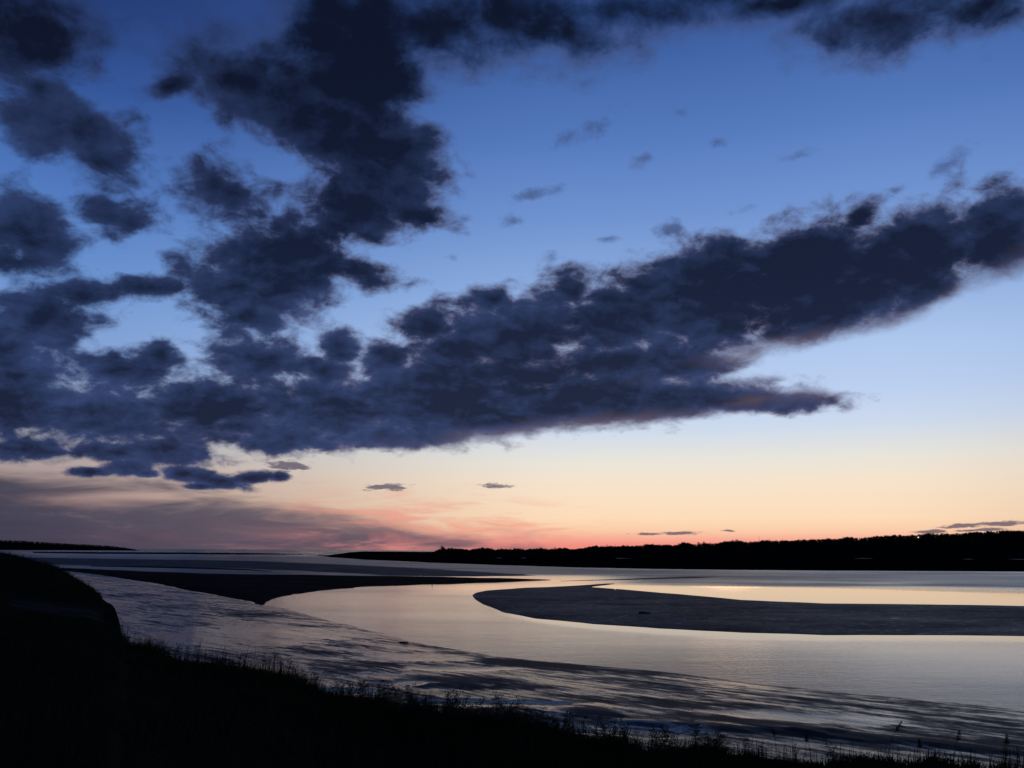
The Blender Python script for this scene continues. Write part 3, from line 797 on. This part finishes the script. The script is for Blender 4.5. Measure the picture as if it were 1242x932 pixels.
# a) all over the bank, thickest along its brow
for n, power, hmin, hmax in ((90000, 0.45, 0.12, 0.38), (56000, 0.10, 0.2, 0.66)):
    a, rr, kr = scatter_bank(n, -40, 42, power)
    xx, yy = rr * np.sin(np.radians(a)), rr * np.cos(np.radians(a))
    clump = fbm(xx / 1.6, yy / 1.6, 81, 3) + 0.5 * fbm(xx / 5, yy / 5, 82, 2)
    h = (hmin + (hmax - hmin) * rng.random(n)) * np.clip(0.75 + 2.2 * clump, 0.25, 1.7) * np.interp(a, [-5, 12, 20, 34], [1.0, 0.75, 0.42, 0.38])
    add_blades(xx, yy, bank_height(a, rr) - 0.03, h, 0.004 + 0.005 * rng.random(n), 0.15 + 0.7 * rng.random(n), rng.normal(-0.3, 1.3, n), rng.random(n) * 6.28)
# b) the knoll and the gully's rim
n = 30000
a = rng.uniform(-42, -23.9, n)
kr, kz = bank_profile(a)
u = rng.random(n)
rr = kr[:, 2] + 4 + (kr[:, 4] - 12 - kr[:, 2]) * u
xx, yy = rr * np.sin(np.radians(a)), rr * np.cos(np.radians(a))
h = 0.2 + 0.55 * rng.random(n) ** 2
zz = bank_height(a, rr)
k = (zz > 1.2) & ((a < -25) | (zz > 3.9))
add_blades(xx[k], yy[k], zz[k] - 0.03, h[k], 0.012 + 0.012 * rng.random(k.sum()), 0.2 + 0.6 * rng.random(k.sum()), rng.normal(-0.3, 1.3, k.sum()), rng.random(k.sum()) * 6.28)
# c) thin upright stems over the brow
n = 5200
a = rng.uniform(-26, 40, n)
kr, kz = bank_profile(a)
rr = kr[:, 0] - 2.0 + 2.6 * rng.random(n)
xx, yy = rr * np.sin(np.radians(a)), rr * np.cos(np.radians(a))
clump = fbm(xx / 2.4, yy / 2.4, 83, 3)
k = rng.random(n) < np.clip(0.4 + 2.6 * clump, 0.03, 1)
n = int(k.sum())
h = (0.4 + 0.85 * rng.random(n) ** 1.5) * np.clip(0.85 + 1.2 * clump[k], 0.5, 1.4) * np.interp(a[k], [-26, -12, 0, 30], [1.0, 0.85, 0.6, 0.42])
add_blades(xx[k], yy[k], bank_height(a[k], rr[k]) - 0.03, h, 0.005 + 0.003 * rng.random(n), 0.03 + 0.25 * rng.random(n), rng.normal(0, 1.6, n), rng.random(n) * 6.28)
me_v = np.concatenate(parts_v)
tag(mesh_object('grass', me_v, [np.concatenate(parts_q), np.concatenate(parts_t)], MAT_GRASS, smooth=False), label='rough dark grass covering the bank in front of the mudflat', cat='grass', kind='stuff')

# ------------------------------------------------------------------ plants standing up out of the grass
def tube(points, radii, sides=6):
    v, f = [], []
    pts = [Vector(p) for p in points]
    for i, p in enumerate(pts):
        d = (pts[min(i + 1, len(pts) - 1)] - pts[max(i - 1, 0)]).normalized()
        q = d.to_track_quat('Z', 'Y')
        for k in range(sides):
            a = 2 * math.pi * k / sides
            v.append(p + q @ Vector((math.cos(a) * radii[i], math.sin(a) * radii[i], 0)))
    for i in range(len(pts) - 1):
        for k in range(sides):
            f.append((i * sides + k, i * sides + (k + 1) % sides, (i + 1) * sides + (k + 1) % sides, (i + 1) * sides + k))
    n = len(v)
    v += [pts[0], pts[-1]]
    t = [(n, (k + 1) % sides, k) for k in range(sides)] + [(n + 1, (len(pts) - 1) * sides + k, (len(pts) - 1) * sides + (k + 1) % sides) for k in range(sides)]
    return [tuple(x) for x in v], f, t

def merge(items):
    v, q, t, o = [], [], [], 0
    for a, b, c in items:
        v += a
        q += [tuple(i + o for i in x) for x in b]
        t += [tuple(i + o for i in x) for x in c]
        o += len(a)
    return np.array(v), [np.array(q).reshape(-1, 4), np.array(t).reshape(-1, 3)]

def leaf_blade(base, dirv, length, width, droop):
    """one folded leaf as a strip of quads"""
    v, f = [], []
    d = Vector(dirv).normalized()
    side = d.cross(Vector((0, 0, 1)))
    side = side.normalized() if side.length > 1e-3 else Vector((1, 0, 0))
    for i in range(6):
        t = i / 5
        c = Vector(base) + d * length * t - Vector((0, 0, 1)) * droop * length * t * t
        w = width * math.sin(math.pi * min(0.08 + 0.92 * t, 0.985)) ** 0.8
        v += [tuple(c - side * w), tuple(c - Vector((0, 0, w * 0.35))), tuple(c + side * w)]
    for i in range(5):
        for k in range(2):
            f.append((i * 3 + k, i * 3 + k + 1, i * 3 + k + 4, i * 3 + k + 3))
    return v, f, []

def make_reed(height, lean, seed, drooping):
    """tall grass stalk: stem, leaves, drooping seed head"""
    rd = random.Random(seed)
    root = empty('tall_grass')
    path = []
    for i in range(9):
        t = i / 8
        path.append((lean * height * t ** 2 * 0.6, 0.03 * math.sin(t * 3 + seed) * height, height * t * (1 - 0.12 * abs(lean) * t)))
    v, f = merge([tube(path, [0.006 * (1 - 0.7 * i / 8) for i in range(9)])])
    mesh_object('stem', v, f, MAT_STRAW, root)
    ls = []
    for k in range(5):
        i = 1 + k
        a = k * 2.4 + seed
        ls.append(leaf_blade(path[i], (math.cos(a), math.sin(a), 0.9), height * rd.uniform(0.22, 0.36), 0.006, 0.7))
    v, f = merge(ls)
    mesh_object('leaves', v, f, MAT_GRASS, root)
    hs = []
    top = Vector(path[-1])
    back = (Vector(path[-1]) - Vector(path[-3])).normalized()
    for k in range(26):
        t = k / 25
        c = top - back * height * 0.26 * (1 - t)
        a = k * 2.4
        ln = height * 0.075 * (1.1 - t) + 0.01
        e = c + Vector((math.cos(a) * ln + drooping * ln, math.sin(a) * ln, ln * (1.1 - drooping)))
        hs.append(tube([c, (c + e) / 2 + Vector((0, 0, 0.004)), e], [0.0015, 0.006, 0.001], 4))
    v, f = merge(hs)
    mesh_object('seed_head', v, f, MAT_STRAW, root)
    return root

def make_weed(height, seed):
    """bushy field weed: branching stem, leaf clumps, dry flower heads"""
    rd = random.Random(seed)
    root = empty('tall_weed')
    stems, leaves, heads = [], [], []
    main = [(0.03 * math.sin(i * 1.3 + seed) * height * i / 7, 0.03 * math.cos(i * 1.7 + seed) * height * i / 7, height * i / 7) for i in range(8)]
    stems.append(tube(main, [0.008 * (1 - 0.75 * i / 7) for i in range(8)]))
    ends = [Vector(main[-1])]
    for k in range(6):
        i = 3 + k * 4 // 6
        p = Vector(main[min(i, 6)])
        a = k * 2.4 + seed
        e = p + Vector((math.cos(a) * 0.20, math.sin(a) * 0.20, 0.34)) * height * rd.uniform(0.55, 0.95)
        stems.append(tube([p, p.lerp(e, 0.5) + Vector((math.cos(a), math.sin(a), 0)) * 0.03 * height, e], [0.004, 0.003, 0.002], 5))
        ends.append(e)
        for t in (0.35, 0.7):
            q = p.lerp(e, t)
            leaves.append(leaf_blade(q, (math.cos(a + 1.2), math.sin(a + 1.2), 0.5), height * 0.13, 0.011, 0.5))
    for k in range(26):
        t = 0.06 + 0.84 * k / 25
        p = Vector(main[min(int(t * 7), 6)]).lerp(Vector(main[min(int(t * 7) + 1, 7)]), t * 7 - int(t * 7))
        a = k * 2.4
        leaves.append(leaf_blade(p, (math.cos(a), math.sin(a), 0.45), height * rd.uniform(0.16, 0.26) * (1.15 - 0.5 * t), 0.015, 0.6))
    for e in ends:
        for k in range(4):
            a = k * 2.4
            c = e + Vector((math.cos(a), math.sin(a), 0.8)) * 0.018 * (1 + k * 0.18) - Vector((0, 0, 0.05))
            heads.append(tube([c, c + Vector((math.cos(a) * 0.012, math.sin(a) * 0.012, 0.02)), c + Vector((math.cos(a) * 0.016, math.sin(a) * 0.016, 0.042))], [0.003, 0.006, 0.002], 5))
    for name, items, mt in (('stem', stems, MAT_WEED), ('foliage', leaves + heads, MAT_WEED)):
        v, f = merge(items)
        mesh_object(name, v, f, mt, root)
    return root

def stand_on_bank(o, az, back, sink=0.02):
    """put a plant on the bank, so many metres this side of its brow"""
    kr, kz = bank_profile(np.array([az]))
    rr = kr[0, 0] - back
    x, y = rr * math.sin(R(az)), rr * math.cos(R(az))
    o.location = (x, y, float(bank_height(np.array([az]), np.array([rr]))[0]) - sink)

# the stalks that stand out at the right-hand end of the bank, against the wet mud
stalks = [  # azimuth, back from the brow, height, lean, droop, label
    (22.6, 0.3, 0.78, 0.55, 0.6, 'tallest grass stalk at the right end of the bank, leaning right with a slanting seed head'),
    (26.0, 0.3, 0.64, 0.40, 0.5, 'seeding grass stalk just right of the tallest leaning stalk, its plume bent over'),
    (18.1, 0.3, 0.52, 0.08, 0.2, 'short upright grass stalk left of the tallest leaning stalk, over the mud'),
    (16.4, 0.3, 0.58, -0.15, 0.3, 'thin grass stalk tilting left, farthest left of the lone stalks by the mud'),
    (24.4, 0.5, 0.48, -0.05, 0.2, 'low straight stalk between the two leaning seed heads on the bank'),
    (28.6, 0.4, 0.55, 0.20, 0.4, 'grass stalk nearest the right edge of the photo, low against the mud'),
]
for i, (a, bk, h, lean, dr, lab) in enumerate(stalks):
    o = make_reed(h, lean, i * 3 + 1, dr)
    stand_on_bank(o, a, bk)
    tag(o, lab, 'grass stalk', 'lone grass stalks at the end of the bank')

protos = [make_weed(0.55, 1), make_weed(0.48, 5), make_weed(0.62, 9)]
WEED_LABEL = 'dark bushy weed standing in the grass along the brow of the near bank'
spots = []
for k in range(150):
    a = random.uniform(-24, 33) if k < 60 else random.uniform(-13, 14)
    spots.append((a, random.uniform(-0.2, 2.6)))
for i, (a, bk) in enumerate(spots):
    o = protos[i] if i < 3 else copy_tree(protos[i % 3])
    stand_on_bank(o, a, bk)
    s = random.uniform(0.55, 1.1) * float(np.interp(a, [-24, -10, 2, 14, 30], [0.95, 1.25, 1.2, 0.85, 0.6]))
    o.scale = (s, s, s)
    o.rotation_euler = (random.uniform(-0.08, 0.08), random.uniform(-0.08, 0.08), random.uniform(0, 6.28))
    tag(o, WEED_LABEL, 'weed', 'weeds along the brow of the bank')

# ------------------------------------------------------------------ trees that stand out on the far skyline
def make_tree(kind, seed):
    root = empty('pine_tree' if kind == 'conifer' else 'tree')
    rd = random.Random(seed)
    h = 12.0
    path = [(0.25 * math.sin(i + seed) * i / 5, 0.2 * math.cos(i * 1.4) * i / 5, h * 0.92 * i / 5) for i in range(6)]
    items = [tube(path, [0.22 * (1 - 0.85 * i / 5) for i in range(6)], 7)]
    for k in range(9):
        t = 0.3 + 0.6 * k / 8
        p = Vector((0, 0, h * t))
        a = k * 2.4
        ln = (1 - t) * h * (0.28 if kind == 'conifer' else 0.4)
        items.append(tube([p, p + Vector((math.cos(a) * ln, math.sin(a) * ln, ln * (0.05 if kind == 'conifer' else 0.6)))], [0.07, 0.02], 5))
    v, f = merge(items)
    mesh_object('trunk', v, f, MAT_BARK, root)
    one = np.array([0.0])
    cv, cf = crown_triangles(one, one, one + h * 0.12, one + h * 0.88, one + h * (0.24 if kind == 'conifer' else 0.36), 420, np.array([kind == 'conifer']))
    c = cv.reshape(-1, 3, 3)
    cv = (c.mean(1, keepdims=True) + (c - c.mean(1, keepdims=True)) * 0.45).reshape(-1, 3)
    mesh_object('crown', cv, cf, MAT_WOODS, root, smooth=False)
    return root

tree_protos = {'round': make_tree('round', 2), 'conifer': make_tree('conifer', 4)}
used = set()
far_trees = [  # azimuth, scale, kind, label or None for the shared one
    (-4.55, 0.75, 'round', 'clump tree at the left end of the wooded ridge, where the low marsh begins'),
    (2.9, 0.62, 'round', None), (5.2, 0.62, 'round', None), (6.35, 0.78, 'conifer', None), (6.85, 0.70, 'conifer', None), (9.3, 0.62, 'round', None),
    (12.2, 0.7, 'round', None), (12.55, 0.72, 'round', None), (16.6, 0.70, 'conifer', None), (21.0, 0.68, 'conifer', None), (28.9, 0.66, 'round', None)]
for a, s, kind, lab in far_trees:
    o = copy_tree(tree_protos[kind]) if kind in used else tree_protos[kind]
    used.add(kind)
    rr = float(ridge_r(a)) * 1.0
    o.location = (rr * math.sin(R(a)), rr * math.cos(R(a)), float(far_height(np.array([a]), np.array([rr]))[0]) - 0.3)
    s *= 1.25
    o.scale = (s, s, s)
    o.rotation_euler.z = random.uniform(0, 6)
    shared = {'round': 'broad leafy tree rising above the woods on the far ridge', 'conifer': 'pointed spruce rising above the woods on the far ridge'}[kind]
    tag(o, lab or shared, 'tree', 'trees standing out on the far ridge')

def box(c, s, rz=0.0):
    x, y, z = s[0] / 2, s[1] / 2, s[2] / 2
    co, si = math.cos(rz), math.sin(rz)
    v = []
    for sx, sy, sz in ((-1, -1, -1), (1, -1, -1), (1, 1, -1), (-1, 1, -1), (-1, -1, 1), (1, -1, 1), (1, 1, 1), (-1, 1, 1)):
        px, py = sx * x, sy * y
        v.append((c[0] + px * co - py * si, c[1] + px * si + py * co, c[2] + sz * z))
    return v, [(0, 3, 2, 1), (4, 5, 6, 7), (0, 1, 5, 4), (1, 2, 6, 5), (2, 3, 7, 6), (3, 0, 4, 7)], []

def plain(name, col, rough=0.7):
    m, M, b = material(name)
    n1 = M.noise(position(M), 6.0, 4.0, 0.6)
    M.put(b.inputs['Base Color'], M.mix(n1, tuple(x * 0.75 for x in col) + (1,), tuple(x * 1.2 for x in col) + (1,)))
    b.inputs['Roughness'].default_value = rough
    return m

# slim mast above the woods
MAT_STEEL = plain('grey_steel', (0.18, 0.18, 0.19), 0.5)
a = 16.0
rr = float(ridge_r(a))
mast = empty('mast', (rr * math.sin(R(a)), rr * math.cos(R(a)), float(far_height(np.array([a]), np.array([rr]))[0])))
v, f = merge([tube([(0, 0, 0), (0, 0, 9), (0, 0, 18)], [0.45, 0.32, 0.2], 8)])
mesh_object('pole', v, f, MAT_STEEL, mast)
v, f = merge([box((0, 0, 16.5), (2.4, 0.12, 0.12))])
mesh_object('crossbar', v, f, MAT_STEEL, mast)
tag(mast, 'slim mast sticking up out of the woods on the far ridge', 'mast')

# small house with a lit window on the hillside
rr = 2130.0
hz = float(far_height(np.array([HOUSE_AZ]), np.array([rr]))[0])
house = empty('house', (rr * math.sin(R(HOUSE_AZ)), rr * math.cos(R(HOUSE_AZ)), hz), R(-HOUSE_AZ))
v, f = merge([box((0, 0, 1.6), (9, 6, 4.2))])
mesh_object('wall', v, f, plain('white_clapboard', (0.62, 0.61, 0.58)), house, smooth=False)
rv = np.array([(-4.9, -3.5, 3.72), (4.9, -3.5, 3.72), (4.9, 3.5, 3.72), (-4.9, 3.5, 3.72), (-4.9, 0, 6.2), (4.9, 0, 6.2)])
mesh_object('roof', rv, [np.array([(0, 1, 5, 4), (2, 3, 4, 5), (3, 2, 1, 0)]), np.array([(0, 4, 3), (1, 2, 5)])], plain('dark_shingle', (0.06, 0.055, 0.05)), house, smooth=False)
lit, LM, lb = material('lit_window')
lb.inputs['Base Color'].default_value = (0.8, 0.75, 0.6, 1)
lb.inputs['Emission Color'].default_value = (1.0, 0.86, 0.62, 1)
lb.inputs['Emission Strength'].default_value = 2.5
v, f = merge([box((-1.6, -3.03, 1.7), (1.8, 0.08, 1.9))])
mesh_object('window', v, f, lit, house, smooth=False)
v, f = merge([box((1.7, -3.03, 0.9), (1.1, 0.08, 2.2))])
mesh_object('door', v, f, plain('door_paint', (0.10, 0.08, 0.07)), house, smooth=False)
tag(house, 'small house with a single lit window among the woods on the far hillside', 'house')

# ------------------------------------------------------------------ things the tide left behind
MAT_LOG = plain('waterlogged_wood', (0.030, 0.026, 0.022), 0.8)
def ground_z(name_objs, x, y):
    dg = bpy.context.evaluated_depsgraph_get()
    best = 0.0
    for o in name_objs:
        hit, loc, nor, idx = o.ray_cast(Vector((x, y, 50)), Vector((0, 0, -1)))
        if hit:
            best = max(best, loc.z)
    return best
bpy.context.view_layer.update()
SHEETS = [o for o in S.objects if o.name.startswith(('sandbar', 'mudflat'))]
def driftwood(x, y, length, rad, rz, seed, label):
    rd = random.Random(seed)
    z = ground_z(SHEETS, x, y)
    root = empty('driftwood_log', (x, y, z - rad * 0.25), rz)
    path = [(length * (t - 0.5), 0.08 * length * math.sin(t * 3 + seed) * 0.5, rad + 0.25 * rad * math.sin(t * 5 + seed)) for t in np.linspace(0, 1, 10)]
    v, f = merge([tube(path, [rad * (0.75 + 0.35 * math.sin(i * 1.7 + seed) * 0.4 + 0.25 * (1 - i / 9)) for i in range(10)], 9)])
    mesh_object('trunk', v, f, MAT_LOG, root)
    for k in range(3):
        p = Vector(path[2 + 3 * k])
        e = p + Vector((rd.uniform(-0.2, 0.3), rd.uniform(-0.4, 0.4), 0.5)) * length * 0.16
        v, f = merge([tube([p, p.lerp(e, 0.5) + Vector((0.03, 0, 0)), e], [rad * 0.4, rad * 0.28, rad * 0.14], 6)])
        mesh_object('branch_stub', v, f, MAT_LOG, root)
    return tag(root, label, 'driftwood')
driftwood(19.21, 125.98, 1.7, 0.13, 0.1, 1, 'dark driftwood log lying on the broad sandbar in mid river')
driftwood(-10.48, 87.19, 1.0, 0.075, -0.5, 4, 'short dark log stranded at the edge of the near mudflat')
def stone(x, y, s, label):
    z = ground_z(SHEETS, x, y)
    bm_v, bm_f = [], []
    n, m_ = 14, 9
    for i in range(m_ + 1):
        for k in range(n):
            th, ph = math.pi * i / m_, 2 * math.pi * k / n
            w = 1 + 0.22 * mnoise.noise(Vector((math.sin(th) * math.cos(ph) * 1.7, math.sin(th) * math.sin(ph) * 1.7, math.cos(th) * 1.7 + 3)))
            bm_v.append((s * 1.3 * w * math.sin(th) * math.cos(ph), s * w * math.sin(th) * math.sin(ph), s * 0.7 * w * math.cos(th)))
    for i in range(m_):
        for k in range(n):
            bm_f.append((i * n + k, (i + 1) * n + k, (i + 1) * n + (k + 1) % n, i * n + (k + 1) % n))
    o = mesh_object('stone', np.array(bm_v), np.array(bm_f), plain('pale_stone', (0.5, 0.49, 0.47), 0.6))
    o.location = (x, y, z + s * 0.3)
    return tag(o, label, 'stone')
stone(4.59, 133.35, 0.22, 'small pale stone alone on the near side of the broad sandbar')
sx, sy = -20.72, 230.04
stake = empty('wooden_stake', (sx, sy, ground_z(SHEETS, sx, sy) - 0.3))
v, f = merge([tube([(0, 0, 0), (0.03, 0, 0.5), (0.06, 0.02, 1.0)], [0.09, 0.085, 0.07], 8)])
mesh_object('post', v, f, MAT_LOG, stake)
v, f = merge([tube([(0.06, 0.02, 0.99), (0.065, 0.02, 1.06)], [0.085, 0.06], 8)])
mesh_object('cap', v, f, MAT_LOG, stake)
tag(stake, 'leaning wooden stake at the water edge of the long dark bar', 'stake')
